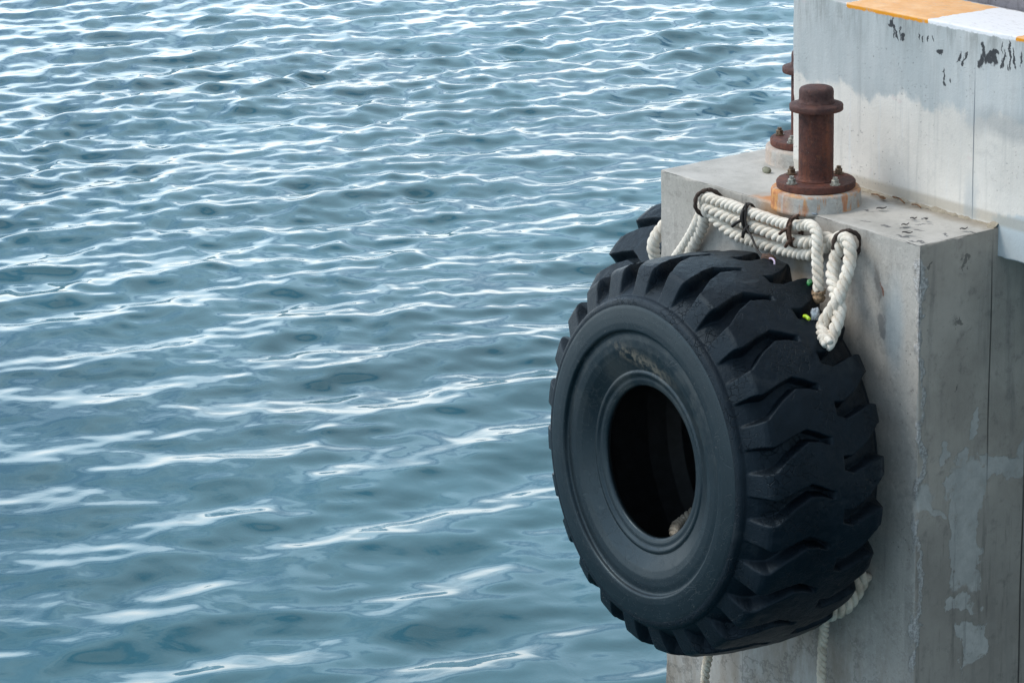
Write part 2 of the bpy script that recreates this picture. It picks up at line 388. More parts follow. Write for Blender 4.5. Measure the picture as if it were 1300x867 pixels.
def block_extra(m, col, h):
    wv = m.warp(.16, 5, 8, (1, 1, .6)); X, Y, Z = m.xyz(wv); w2 = m.warp(.024, 34, 8); X2, Y2, Z2 = m.xyz(w2); x, y, z = m.xyz()
    w3 = m.warp(.06, 9, 8, (1, 1, .4)); X3, Y3, Z3 = m.xyz(w3)
    g = m.N.new('ShaderNodeNewGeometry'); nx, ny, nz_ = m.xyz(g.outputs['Normal'])
    top = m.step(nz_, .35, .6)
    band = m.step(m.math('ADD', Z, m.math('MULTIPLY', m.noise(30, 5, .7), .05)), .425, .465)                                  # blue-grey wash over the upper part
    bcol = m.mix(m.step(m.noise(3, 5, .6, stretch=(2, 2, .4), off=2), .3, .7), (.41, .445, .455), (.54, .56, .56))
    lowc = m.mix(m.step(m.noise(2.4, 5, .6, off=5), .35, .7), (.62, .595, .555), (.74, .71, .665))
    st = m.step(m.noise(9, 5, .65, stretch=(3, 3, .15), off=3), .52, .72)
    c = m.mix(band, lowc, bcol)
    c = m.mix(m.math('MULTIPLY', st, .28), c, (.30, .31, .31))
    c = m.mix(m.math('MULTIPLY', m.step(m.noise(8, 5, .65, stretch=(3, 3, .12), off=13), .56, .72), .35), c, (.62, .66, .70))
    c = m.mix(m.math('MULTIPLY', m.math('MULTIPLY', m.step(z, .56, .73), m.step(m.noise(11, 6, .7, stretch=(2, 2, .35), off=1), .42, .66)), .60), c, (.20, .21, .20))
    c = m.mix(m.math('MULTIPLY', m.step(m.noise(70, 4, .75, off=2), .60, .72), .25), c, (.25, .25, .26))
    c = m.mix(m.math('MULTIPLY', m.step(m.noise(9, 4, .6, off=31), .63, .72), .22), c, (.60, .42, .42))
    c = m.mix(m.math('MULTIPLY', m.blob(X3, Z3, .05, .40, .22, .05, 0, .6), .55), c, (.30, .32, .33))
    c = m.mix(m.math('MULTIPLY', m.blob(X3, Z3, .16, -.03, .18, .09, .1, .12, True), .85), c, (.45, .52, .56))
    c = m.mix(m.math('MULTIPLY', m.blob(X3, z, -.5, .03, .9, .022, 0, .5, True), .5), c, (.33, .28, .20))
    pk = m.math('MULTIPLY', m.step(m.vor(46, vec=m.warp(.02, 30)), .16, .09), m.step(m.noise(4, 4, off=61), .48, .56))
    c = m.mix(m.math('MULTIPLY', pk, .6), c, (.20, .20, .21))
    c = m.mix(m.math('MULTIPLY', m.step(m.noise(13, 7, .8, off=71), .57, .62), .16), c, (.36, .36, .36))
    h = m.math('SUBTRACT', h, m.math('MULTIPLY', pk, .7))
    # joint
    c = m.mix(m.math('MULTIPLY', m.blob(x, z, -.145, .27, .0022, .26, 0, .5, True), .75), c, (.13, .16, .19))
    c = m.mix(m.math('MULTIPLY', m.blob(X3, Z3, -.15, .06, .03, .10, 0, .7), .4), c, (.30, .37, .42))
    # black scuffs near the top edge
    mk = []
    for (a, b, rx, rz, an) in [(-.106, .672, .010, .030, .15), (-.086, .645, .014, .024, -.6), (-.060, .668, .020, .013, .5), (-.117, .629, .012, .026, -.2), (-.038, .672, .017, .010, 0),
                               (-.045, .645, .014, .024, .5), (-.070, .640, .016, .018, 0),
                               (.004, .655, .006, .040, -.25), (-.005, .700, .003, .022, .1), (-.010, .636, .005, .022, -.2), (.036, .675, .0065, .060, .10), (.030, .625, .004, .012, 0), (.060, .665, .005, .040, .2), (.095, .668, .005, .03, .1),
                               (-.234, .625, .005, .028, -.5), (-.205, .632, .005, .028, -.5), (-.218, .605, .008, .010, 0), (-.345, .632, .020, .009, .4), (-.318, .545, .005, .026, .2), (-.313, .512, .009, .008, 0), (-.28, .53, .003, .012, 0),
                               (-.604, .690, .006, .040, .15), (-.585, .668, .006, .025, .3), (-.565, .672, .004, .028, .1), (-.55, .66, .010, .016, 0), (-.62, .70, .014, .012, 0), (-.44, .668, .005, .014, 0), (-.41, .672, .005, .010, 0), (-.38, .68, .004, .01, 0),
                               (-.46, .672, .004, .01, 0)]:
        mk.append(m.blob(X2, Z2, a, b, rx, rz, an, .2))
    c = m.mix(m.math('MULTIPLY', m.maxi(mk), .92), c, (.02, .022, .028))
    # painted safety stripes on the coping (0.475 m each), running a little over the arris
    u = m.math('FRACT', m.math('DIVIDE', m.math('ADD', m.math('ADD', X2, m.math('MULTIPLY', m.math('SUBTRACT', y, .402), -.01)), .884), .95))
    org = m.step(u, .503, .497); 
    wear = m.step(m.noise(22, 7, .75, stretch=(1, 3, 1), off=6), .54, .66)
    ocol = m.mix(m.step(m.noise(9, 7, .7), .35, .7), (.78, .42, .18), (.86, .54, .29))
    ocol = m.mix(m.step(z, .7485, .7425), ocol, (.75, .30, .02))
    paint = m.mix(org, (.80, .81, .84), ocol)
    paint = m.mix(m.math('MULTIPLY', wear, .45), paint, (.42, .40, .40))
    pz = m.math('ADD', z, m.math('MULTIPLY', m.math('SUBTRACT', m.noise(40, 4, .7), .5), .022))
    pm = m.math('MULTIPLY', m.math('MULTIPLY', m.step(pz, .730, .736), m.step(X2, -.890, -.882)), m.step(Y2, .775, .770))
    bare = m.mix(m.step(m.noise(12, 4), .4, .6), (.40, .40, .41), (.52, .52, .53))
    c = m.mix(top, c, bare); c = m.mix(pm, c, paint)
    h = m.math('SUBTRACT', h, m.math('MULTIPLY', m.blob(x, z, -.145, .27, .0022, .26, 0, .5, True), 1.0))
    return c, h
M_block = concrete('painted_quay_concrete', (.55, .57, .58), (.48, .5, .51), block_extra, streak=.2)
M_rear = concrete('streaked_dark_concrete', (.30, .29, .32), (.18, .17, .19), None, streak=1.0)
M_plinth = None
def plinth_mat(k_):
    def ex(m, col, h):
        X, Y, Z = m.xyz(m.warp(.03, 14, 5)); x, y, z = m.xyz()
        drip = m.noise(14, 5, .6, stretch=(1, 1, .2), off=4)
        ang = m.math('SUBTRACT', m.math('MULTIPLY', X, -.8), m.math('MULTIPLY', Y, .35))
        a = m.math('MULTIPLY', m.step(ang, -.02, .10), m.step(drip, .30, .44))
        b = m.math('MULTIPLY', m.step(drip, .52, .60), .85)
        rm = m.math('MAXIMUM', a, b); rim = m.step(m.math('ADD', z, m.math('MULTIPLY', drip, .02)), .062, .072)
        rm = m.math('MAXIMUM', rm, m.math('MULTIPLY', rim, m.math('MULTIPLY', m.step(m.noise(11, 5, .7, off=6), .40, .58), .8)))
        rc = m.mix(m.step(m.noise(30, 4), .4, .6), (.42, .13, .02), (.62, .27, .06))
        return m.mix(m.math('MULTIPLY', rm, .85*k_), col, rc), h
    return concrete('rust_stained_plinth', (.50, .49, .46), (.38, .37, .35), ex, streak=.2, pits=.4)
M_plinth = plinth_mat(1.0); M_plinth2 = plinth_mat(.25)
def rust_mat():
    m = Mat('rusted_iron'); n = m.noise(9, 6, .7); f = m.noise(120, 4, .7); st = m.noise(14, 5, .6, stretch=(1.5, 1.5, .25), off=3)
    c = m.mix(m.step(n, .35, .65), (.065, .023, .018), (.130, .040, .026))
    c = m.mix(m.math('MULTIPLY', m.step(st, .50, .68), .6), c, (.20, .058, .024))
    c = m.mix(m.math('MULTIPLY', m.step(f, .5, .7), .45), c, (.035, .018, .016))
    c = m.mix(m.math('MULTIPLY', m.step(m.noise(60, 3, .7, off=8), .66, .72), .7), c, (.24, .09, .035))
    c = m.mix(m.math('MULTIPLY', m.step(m.noise(200, 2, .5, off=2), .70, .74), .6), c, (.35, .30, .28))
    sc = m.noise(38, 6, .8, off=14); zt = m.step(m.xyz()[2], .375, .40)
    c = m.mix(m.math('MULTIPLY', m.step(sc, .54, .60), .45), c, (.040, .022, .022))
    c = m.mix(m.math('MULTIPLY', m.step(m.noise(20, 6, .8, off=24), .58, .63), .5), c, (.19, .075, .038))
    c = m.mix(m.math('MULTIPLY', zt, .55), c, m.mix(m.step(m.noise(24, 5, .75, off=9), .4, .6), (.048, .028, .030), (.095, .058, .054)))
    h = m.math('ADD', m.math('MULTIPLY', n, .6), m.math('MULTIPLY', f, .4)); h = m.math('ADD', h, m.math('MULTIPLY', m.step(sc, .50, .60), .5))
    return m.out(c, .72, m.bump(h, .004, .7), .15)
M_rust = rust_mat()
M_ring = simple('corroded_ring_iron', (.050, .034, .027), .75, .2, .5, 60, .002)
M_nut = simple('weathered_zinc', (.34, .33, .29), .5, .55, .4, 90, .001)
M_nut2 = simple('rusty_zinc', (.17, .12, .08), .6, .4, .4, 90, .001)
M_tie = simple('black_wire', (.022, .019, .018), .6, .2, .4, 90, .0008)
M_tie2 = simple('rusty_wire', (.075, .040, .026), .75, .2, .5, 90, .001)
M_knot = simple('frayed_brown_cord', (.30, .20, .12), .9, 0, .5, 120, .003)
def rope_mat(name, base, dirt, amt):
    m = Mat(name); n = m.noise(14, 5, .65); f = m.noise(420, 3, .7, dist=.4); g = m.noise(60, 4, .7, off=3)
    c = m.mix(m.math('MULTIPLY', m.step(n, .42, .68), amt), base, dirt)
    c = m.mix(m.math('MULTIPLY', m.step(g, .58, .70), amt*.8), c, tuple(x*.6 for x in dirt))
    c = m.mix(m.math('MULTIPLY', m.step(m.noise(160, 2, .5, off=7), .71, .74), .5), c, (.10, .16, .30))
    return m.out(c, .88, m.bump(f, .0022, .9))
M_rope = rope_mat('white_nylon_rope', (.80, .75, .665), (.52, .43, .33), .6)
M_rope_old = rope_mat('aged_cream_rope', (.66, .60, .50), (.36, .29, .21), .7)
def rubber_mat():
    m = Mat('black_rubber'); n = m.noise(5, 5, .65); f = m.noise(130, 4, .7)
    wv = m.warp(.010, 30, 3); cr = m.vor(34, 'DISTANCE_TO_EDGE', vec=wv); crk = m.math('MULTIPLY', m.step(cr, .05, .0), m.step(m.noise(7, 4, off=3), .48, .62))
    c = m.mix(m.step(n, .3, .7), (.0020, .0042, .0070), (.0050, .0090, .0140))
    c = m.mix(m.math('MULTIPLY', m.step(m.noise(3, 5, .7, off=9), .58, .70), .5), c, (.028, .034, .038))
    c = m.mix(m.math('MULTIPLY', m.step(m.noise(190, 3, .7, off=4), .70, .75), .55), c, (.14, .14, .13))
    c = m.mix(m.math('MULTIPLY', m.math('MULTIPLY', m.step(m.noise(11, 5, .75, off=17), .66, .72), m.step(m.noise(40, 3), .5, .6)), .8), c, (.16, .13, .09))
    h = m.math('ADD', m.math('MULTIPLY', n, .4), m.math('MULTIPLY', f, .30)); h = m.math('ADD', h, m.math('MULTIPLY', m.noise(34, 5, .7, off=6), .35)); h = m.math('SUBTRACT', h, m.math('MULTIPLY', crk, .7))
    ro = m.math('ADD', .27, m.math('MULTIPLY', m.noise(8, 6, .7, off=5), .40))
    m.b.inputs['Specular Tint'].default_value = (.62, .82, 1, 1); return m.out(c, ro, m.bump(h, .006, .9), spec=.26)
M_rub = rubber_mat()
def side_mat():
    m = Mat('sidewall_rubber'); n = m.noise(4, 5, .65); f = m.noise(150, 3, .7)
    c = m.mix(m.step(n, .3, .7), (.0022, .0050, .0072), (.0055, .0105, .0140))
    x, y, z = m.xyz(); rad = m.math('SQRT', m.math('ADD', m.math('MULTIPLY', x, x), m.math('MULTIPLY', z, z)))
    inr = m.step(rad, .535, .515)
    dust = m.math('MULTIPLY', m.math('MULTIPLY', inr, m.step(z, -.05, .35)), m.step(m.noise(9, 6, .7, off=3), .42, .62))
    c = m.mix(m.math('MULTIPLY', dust, .45), c, (.055, .058, .055))
    c = m.mix(m.math('MULTIPLY', m.blob(x, z, -.03, .40, .17, .03, -.15, .7), m.step(m.noise(30, 4, .7), .42, .6)), c, (.16, .14, .11))
    c = m.mix(m.math('MULTIPLY', m.step(m.noise(120, 3, .6, off=6), .69, .73), .6), c, (.18, .18, .17))
    sc1 = m.math('MULTIPLY', m.step(m.noise(7, 7, .8, off=31, dist=1.5), .60, .66), m.step(m.noise(55, 4, .7, off=2), .45, .6))
    c = m.mix(m.math('MULTIPLY', sc1, .35), c, (.07, .08, .085))
    ln = m.step(m.math('ABSOLUTE', m.math('SUBTRACT', m.noise(5, 3, .6, off=44, dist=2.0), .5)), .006, .002)
    c = m.mix(m.math('MULTIPLY', m.math('MULTIPLY', ln, m.step(m.noise(6, 3, off=51), .52, .6)), .5), c, (.003, .004, .005))
    rg = m.math('SINE', m.math('MULTIPLY', rad, 900.0)); rg = m.math('MULTIPLY', rg, m.step(rad, .40, .385))
    h = m.math('ADD', m.math('MULTIPLY', n, .25), m.math('MULTIPLY', f, .12)); h = m.math('ADD', h, m.math('MULTIPLY', rg, .05)); h = m.math('SUBTRACT', h, m.math('MULTIPLY', ln, .3))
    m.b.inputs['Specular Tint'].default_value = (.62, .85, 1, 1)
    return m.out(c, m.math('ADD', .22, m.math('MULTIPLY', m.noise(6, 6, .7, off=2), .34)), m.bump(h, .003, .6), spec=.46)
M_side = side_mat()
M_liner = simple('inner_rubber', (.007, .008, .010), .6, 0, .5, 20, .002)

# ------------------------------------------------------------------ water
def water():
    m = Mat('sea_water')
    n1 = m.noise(3.2, 3, .5, stretch=(1, 1, 1), dist=.6); n2 = m.noise(11, 3, .5, off=5)
    h = m.math('ADD', n1, m.math('MULTIPLY', n2, .16))
    body = m.mix(m.step(m.noise(.35, 3), .35, .65), (.014, .076, .102), (.024, .104, .136))
    m.b.inputs['IOR'].default_value = 1.34
    mm = m.out(body, .025, m.bump(h, .04, .10))
    # real waves: a polar sheet round the viewer's side of the quay, fine where it is seen
    H = -3.5; cx, cy = CAM.x, CAM.y
    a0 = math.atan2(F.y, F.x)
    da = np.r_[np.linspace(-pi, -.42, 40, endpoint=False), np.linspace(-.42, .34, 1150), np.linspace(.34, pi, 41)[1:-1]]
    inv = np.linspace(1/11.0, 1/52.0, 900)
    rr = np.r_[[.5, 3, 6, 9], 1/inv, np.geomspace(54, 9000, 40)]
    A, Rr = np.meshgrid(da+a0, rr, indexing='ij'); X = cx+Rr*np.cos(A); Y = cy+Rr*np.sin(A)
    fade = np.clip((1200-Rr)/1000, 0, 1)
    Z = np.zeros_like(X); DX = np.zeros_like(X); DY = np.zeros_like(X)
    # dominant travel direction: crests run to the right and away
    Rh = np.array([cos(h_), -sin(h_)]); Fh = np.array([sin(h_), cos(h_)])
    kd = -sin(radians(24))*Rh+cos(radians(24))*Fh; main = math.atan2(kd[1], kd[0])
    g = np.random.default_rng(5)
    env = .35+1.3*fbm(np.stack([X, Y, X*0], -1), .22, 3)
    comps = []
    for i in range(150):
        lam = .18*(1.25/.18)**(g.random()**.85) if i < 138 else 2.0+2.2*g.random()
        th = main+g.normal()*(.55 if lam > .7 else .72)
        amp = .0029*lam**.95*(.5+g.random())*(1.0 if lam < 1.8 else .45)
        comps.append((lam, th, amp, g.random()*2*pi))
    for lam, th, amp, ph in comps:
        kx, ky = cos(th)*2*pi/lam, sin(th)*2*pi/lam
        calm = 1.0 if lam > .55 else np.clip((Rr-13)/10, .60, 1.08)
        q = kx*X+ky*Y+ph; s_, c_ = np.sin(q)*calm, np.cos(q)*calm
        Z += amp*c_; DX -= amp*s_*cos(th)*.45; DY -= amp*s_*sin(th)*.45
    Z *= env*fade; DX *= env*fade; DY *= env*fade
    V = np.stack([X+DX, Y+DY, H+Z], -1).reshape(-1, 3)
    nu, nv = X.shape; Q = grid_faces(nu, nv, True)
    o = np_mesh('water', V, Q, mm); tag(o, 'rippled blue grey sea water around the quay', 'water', kind='structure')
    sl = np.gradient(Z, axis=1); return o
water()

# ------------------------------------------------------------------ pillar and quay
pil = empty('concrete_pillar', (0, 0, 0))
tag(pil, 'weathered grey concrete pillar carrying the tyre, two bollards on its flat top', 'pillar')
rough_box('shaft', (-1.6, 0, -4.6), (0, 4.0, 0), M_pillar, pil, res=.028, rbase=.005, rchip=.022, fine=((-1.6, 0, -2.3), (0, 1.0, 0)))
def plinth(x, y, mt):
    prof = [(.0, -.012), (.180, -.012), (.180, .0), (.179, .004), (.178, .058), (.174, .066), (.167, .069), (0, .069)]
    bm = lathe(prof, 96); bmesh.ops.subdivide_edges(bm, edges=[e for e in bm.edges if abs(e.verts[0].co.z-e.verts[1].co.z) > .03], cuts=5, use_grid_fill=True)
    for v in bm.verts:
        n = fbm(np.array([v.co+Vector((x, y, 0))]), 16, 3)[0]-.5; v.co.x *= 1+n*.05; v.co.y *= 1+n*.05
    o = bm_obj('plinth', bm, mt, pil); o.location = (x, y, 0); return o
B1 = (-.742, .122); B2 = (-1.322, .575)
plinth(*B1, M_plinth); plinth(*B2, M_plinth2)

quay = empty('quay_block', (0, .402, 0))
tag(quay, 'pale concrete quay block with orange and white painted coping, above the pillar', 'quay')
def skew(W):
    t = np.clip((-.5-W[:, 0])/.715, 0, 1.2); W = W.copy(); W[:, 0] += .52*(W[:, 1]-.402)*t; return W
b_ = rough_box('coping_block', (-1.215, .402, -.117), (6.0, .786, .75), M_block, None, res=.028, rbase=.005, rchip=.016, fine=((-1.215, .402, -.117), (.6, .786, .75)), deform=skew)
b_.parent = quay; b_.matrix_parent_inverse = Matrix.Translation((0, -.402, 0))
d_ = rough_box('deck_slab', (-.98, .789, -.117), (6.0, 7.0, .64), M_block, None, res=.1, rbase=.005, rchip=.01, fine=((-1.0, .789, .3), (.6, 1.2, .64)))
d_.parent = quay; d_.matrix_parent_inverse = Matrix.Translation((0, -.402, 0))
rw = rough_box('parapet_wall', (-.90, .85, .643), (6.0, 1.10, 1.45), M_rear, None, res=.05, rbase=.005, rchip=.01, fine=((-.9, .85, .64), (.6, 1.1, 1.2)))
tag(rw, 'dark streaked concrete wall standing behind the painted coping', 'wall')
# ragged mortar fillet at the foot of the block
def fillet():
    xs = np.linspace(-1.0, .0, 220); ring = []
    for x in xs:
        n = fbm(np.array([[x, .4, 0]]), 7, 4)[0]; n2 = fbm(np.array([[x, 1.4, 0]]), 40, 3)[0]
        wd = .006+.050*max(0, (n-.42))*3+.012*n2; wd *= (1 if x > -.55 else .4)
        for k in range(7):
            t = k/6; ring.append((x, .408-wd*t, .001-.004*(t > .99)+wd*.55*(1-t)**1.6+.003*fbm(np.array([[x, t, 3.]]), 60, 2)[0]))
    m = concrete('mortar', (.40, .36, .29), (.26, .22, .16), None, .1)
    o = np_mesh('mortar_fillet', np.array(ring), grid_faces(220, 7), m); o.parent = quay; o.matrix_parent_inverse = Matrix.Translation((0, -.402, 0))
fillet()

# ------------------------------------------------------------------ tyre
def make_tyre():
    root = empty('tractor_tyre'); NL = 24; per = 60; nth = NL*per
    outer = [(.627, -.728), (.640, -.727), (.652, -.722), (.660, -.712), (.664, -.700), (.672, -.697), (.735, -.674), (.762, -.662), (.775, -.650), (.784, -.625), (.792, -.56), (.797, -.48), (.799, -.388)]
    floor = [(.627, -.728), (.640, -.727), (.652, -.722), (.660, -.712), (.664, -.700), (.670, -.694), (.692, -.668), (.702, -.652), (.710, -.634), (.722, -.60), (.738, -.55), (.748, -.48), (.752, -.388)]
    back = -.050; mid = (-.728+back)/2; half = (back+.728)/2; sc = half/(-.388+.728)
    def full(p):
        a = [(r, -.728+(y+.728)*sc) for r, y in p]; return np.array(a+[(r, 2*mid-y) for r, y in a[-2::-1]])
    O = full(outer); Fl = full(floor)
    # arclength resample on the outer profile, same parameter on both
    s = np.r_[0, np.cumsum(np.linalg.norm(np.diff(O, axis=0), axis=1))]; ns = 190; si = np.linspace(0, s[-1], ns)
    O2 = np.stack([np.interp(si, s, O[:, k]) for k in (0, 1)], 1); F2 = np.stack([np.interp(si, s, Fl[:, k]) for k in (0, 1)], 1)
    yf, yb = -.64, back-.088
    S = (O2[:, 1]-yf)/(yb-yf)                                    # 0 at front lug edge, 1 at back
    dth = (np.arange(per)/per-.5)*360/NL                         # degrees in one pitch
    def gmask(S, D, sgn):
        # groove entering from S=0; D relative angle
        c = np.interp(S, [-.3, 0, .16, .30, .40, .48, .60], [0, 0, 3.2, 5.2, 4.2, 2.9, 2.7])
        hw = np.interp(S, [-.3, -.06, .03, .12, .30, .42, .55, .62], [4.3, 3.8, 2.9, 2.2, 1.5, 1.0, .85, .8])
        if sgn < 0: hw = hw+np.interp(S, [-.3, .0, .14], [1.0, 1.0, .6])
        wl = np.interp(S, [-.3, 0, .3, .5], [1.0, 1.6, 1.3, .6]); wu = np.interp(S, [-.3, 0, .1], [1.2, .8, .45])
        best = np.zeros(np.broadcast(S, D).shape)
        for off in (-360/NL, 0, 360/NL):
            d = D-off-c; g = np.minimum((hw-d)/wu, (hw+d+wl*.6)/wl); g = np.minimum(g, ((.52 if sgn > 0 else .40)-S)*18)
            best = np.maximum(best, np.clip(g, 0, 1))
        return best
    D = dth[:, None]; g1 = gmask(S[None, :], D, 1); g2 = gmask(1-S[None, :], -D+.0, -1)
    g = np.maximum(g1, g2); g = g*g*(3-2*g)
    g = np.tile(g, (NL, 1)); th = np.radians((np.arange(nth)+.5)/per*360/NL+1.0-7.5)
    depth = g*np.clip(np.interp(S, [-.4, 0, 1, 1.4], [1, 1, 1, 1]), 0, 1)[None]
    r = O2[None, :, 0]*(1-depth)+F2[None, :, 0]*depth; y = O2[None, :, 1]*(1-depth)+F2[None, :, 1]*depth
    T = th[:, None]+0*r
    P = np.stack([r*np.cos(T), y, r*np.sin(T)], -1)
    nn = (fbm(P, 4, 3)-.5)*.012+(fbm(P, 26, 3)-.5)*.006; nn *= np.clip((r-.665)/.05, 0, 1)
    r = r+nn; P = np.stack([r*np.cos(T), y+nn*.3, r*np.sin(T)], -1).reshape(-1, 3)
    Q = grid_faces(nth, ns, True)[:, ::-1]
    np_mesh('tread', P, Q, M_rub, root)
    def rev(name, prof, mat, seg=256, sub=4):
        p = np.array(prof, float)
        # rounded resample
        s = np.r_[0, np.cumsum(np.linalg.norm(np.diff(p, axis=0), axis=1))]; si = np.unique(np.r_[s, np.linspace(0, s[-1], int(s[-1]/.006))])
        p = np.stack([np.interp(si, s, p[:, k]) for k in (0, 1)], 1)
        q = p.copy(); q[1:-1] = .25*p[:-2]+.5*p[1:-1]+.25*p[2:]; p = q
        a = np.linspace(0, 2*pi, seg, endpoint=False)[:, None]
        V = np.stack([p[None, :, 0]*np.cos(a), p[None, :, 1]+0*a, p[None, :, 0]*np.sin(a)], -1).reshape(-1, 3)
        o = np_mesh(name, V, grid_faces(seg, len(p), True), mat, root)
        return o
    sw = [(.629, -.728), (.618, -.731), (.59, -.735), (.56, -.738), (.533, -.738), (.528, -.733), (.524, -.722), (.515, -.720), (.49, -.722), (.46, -.721), (.43, -.714), (.40, -.702), (.372, -.690), (.366, -.688), (.362, -.692),
          (.352, -.692), (.346, -.688), (.340, -.684), (.325, -.684), (.312, -.680)]
    BEAD = [(.312, -.680), (.306, -.677), (.303, -.671), (.303, -.664), (.308, -.655), (.32, -.648)]
    rev('sidewall', sw, M_side)
    rev('bead', BEAD, M_side)
    mir = lambda pr: [(r, 2*mid-y) for r, y in pr]
    rev('sidewall', mir(sw), M_side); rev('bead', mir(BEAD), M_side)
    lin = [(.32, -.648), (.345, -.655), (.42, -.682), (.52, -.695), (.60, -.685), (.645, -.64), (.675, -.56), (.69, -.388)]
    lin = [(r, -.728+(y+.728)*1) if y < -.5 else (r, mid) for r, y in lin]
    rev('inner_liner', lin+mir(lin)[-2::-1], M_liner)
    return root
tyre = make_tyre()
ya, pa = .044, -.065
n = Vector((sin(ya)*cos(pa), cos(ya)*cos(pa), sin(pa))); rx = Vector((cos(ya), -sin(ya), 0)); uz = rx.cross(n)
tyre.matrix_world = Matrix(((rx.x, n.x, uz.x, -.778), (rx.y, n.y, uz.y, 0), (rx.z, n.z, uz.z, -.978), (0, 0, 0, 1)))
tag(tyre, 'huge black loader tyre hung flat on the pillar front as a fender, hole showing', 'tyre', 'tyre fenders hung on the concrete pillar')
t2 = tyre.copy(); COL.objects.link(t2)
for c in list(tyre.children):
    d = c.copy(); COL.objects.link(d); d.parent = t2
t2.matrix_world = Matrix.Translation((-1.63, .79, -1.085)) @ Matrix.Rotation(-pi/2, 4, 'Z') @ Matrix.Rotation(radians(6), 4, 'Y')
tag(t2, 'black tyre on the pillar\'s far side, only its lugs peeking out left of the concrete', 'tyre', 'tyre fenders hung on the concrete pillar')

# ------------------------------------------------------------------ bollards
def nut_bm():
    bm = bmesh.new()
    def hexa(r, z0, z1, seg, rot=0):
        a = [bm.verts.new((r*cos(2*pi*i/seg+rot), r*sin(2*pi*i/seg+rot), z0)) for i in range(seg)]
        b = [bm.verts.new((r*cos(2*pi*i/seg+rot), r*sin(2*pi*i/seg+rot), z1)) for i in range(seg)]
        for i in range(seg): bm.faces.new((a[i], a[(i+1) % seg], b[(i+1) % seg], b[i]))
        bm.faces.new(b); bm.faces.new(a[::-1])
    hexa(.021, 0, .0035, 20); hexa(.0165, .0036, .0205, 6); hexa(.0095, .0206, .031, 14)
    bmesh.ops.bevel(bm, geom=[e for e in bm.edges if e.calc_length() > .008], offset=.0012, segments=1, affect='EDGES')
    return bm
def make_bollard():
    root = empty('mooring_bollard')
    zf = .069
    def lj(bm, amt=.002):
        for v in bm.verts:
            q = fbm(np.array([v.co*1.0]), 30, 3)[0]-.5; v.co.x *= 1+q*amt*12; v.co.y *= 1+q*amt*12; v.co.z += q*amt
        return bm
    bm_obj('base_flange', lj(lathe([(0, zf+.001), (.154, zf+.001), (.157, zf+.004), (.158, zf+.024), (.155, zf+.029), (.0, zf+.030)], 80)), M_rust, root, auto=35)
    prof = [(.0, zf+.031), (.082, zf+.031), (.076, zf+.034), (.0705, zf+.042)]+[(.0695, zf+.042+.26*i/14) for i in range(1, 15)]+[(.0700, .378), (0, .3785)]
    bm_obj('post', lj(lathe(prof, 64), .001), M_rust, root, auto=50)
    bm_obj('collar', lj(lathe([(0, .379), (.100, .3785), (.105, .380), (.1065, .383), (.1065, .400), (.1045, .4035), (.098, .4055), (.078, .412), (0, .413)], 72)), M_rust, root, auto=50)
    bm_obj('cap', lj(lathe([(0, .412), (.075, .413), (.070, .420), (.0685, .428), (.0690, .452), (.0675, .462), (.062, .469), (.052, .473), (.03, .476), (0, .477)], 56)), M_rust, root, auto=60)
    for k, a in enumerate((215, 300, 38, 134)):
        ar = radians(a); q = rt*cos(ar)*.127+Vector((-sin(-h_), cos(-h_), 0))*sin(ar)*.127
        o = bm_obj('nut', nut_bm(), M_nut if k < 2 else M_nut2, root, smooth=False); o.location = (q.x, q.y, zf+.030); o.rotation_euler = (0, 0, random.random()*2)
    return root
bo = make_bollard(); bo.location = (B1[0], B1[1], 0)
tag(bo, 'rusty brown mooring bollard in full view above the white ropes', 'bollard', 'rusty mooring bollards on the pillar top')
b2 = bo.copy(); COL.objects.link(b2)
for c in list(bo.children):
    d = c.copy(); COL.objects.link(d); d.parent = b2
    if d.name.startswith('nut'): d.location = d.location.copy()
b2.location = (B2[0], B2[1], 0); b2.rotation_euler = (0, 0, radians(18))
tag(b2, 'rusty mooring bollard half hidden behind the left edge of the quay block', 'bollard', 'rusty mooring bollards on the pillar top')

# ------------------------------------------------------------------ rings in the face
def ring(loc, label, tilt):
    R0 = .055; a = np.linspace(0, 2*pi, 49)[:-1]; pts = [(0, -.0+R0*sin(t), R0*cos(t)) for t in a]
    C = np.array(pts+[pts[0]]); C += (np.stack([fbm(C+k, 40, 2) for k in range(3)], -1)-.5)*.004; C[-1] = C[0]
    V, Q = sweep(C, .0085*(1+.15*np.sin(np.arange(len(C))*1.7)), 12)
    o = np_mesh('iron_ring', V, Q, M_ring); o.location = loc; o.rotation_euler = (0, 0, tilt)
    tag(o, label, 'ring', 'iron rings cast into the pillar face'); return o
ring((-1.213, -.050, -.062), 'dark corroded iron ring at the left end of the white ropes', radians(-30))
ring((-.370, -.040, -.066), 'brown iron ring at the right end of the ropes, near the pillar corner', radians(-30))

# ------------------------------------------------------------------ ropes
RA = [(-1.523, -.035, -.449), (-1.445, -.04, -.348), (-1.374, -.04, -.266), (-1.293, -.045, -.164), (-1.25, -.05, -.091), (-1.216, -.06, -.042), (-1.138, -.065, -.037), (-.937, -.065, -.043), (-.693, -.065, -.047), (-.553, -.08, -.019), (-.487, -.1, -.022), (-.456, -.115, -.054), (-.445, -.125, -.124), (-.428, -.135, -.199), (-.418, -.14, -.249)]
RB = [(-1.437, -.03, -.431), (-1.351, -.03, -.296), (-1.28, -.035, -.193), (-1.235, -.05, -.121), (-1.196, -.06, -.078), (-1.119, -.06, -.087), (-.943, -.06, -.098), (-.699, -.06, -.107), (-.581, -.055, -.099), (-.498, -.05, -.064), (-.444, -.045, -.067), (-.39, -.06, -.059), (-.394, -.08, -.119), (-.376, -.11, -.180), (-.313, -.15, -.228), (-.251, -.18, -.270), (-.226, -.22, -.325), (-.218, -.255, -.368), (-.184, -.3, -.376)]
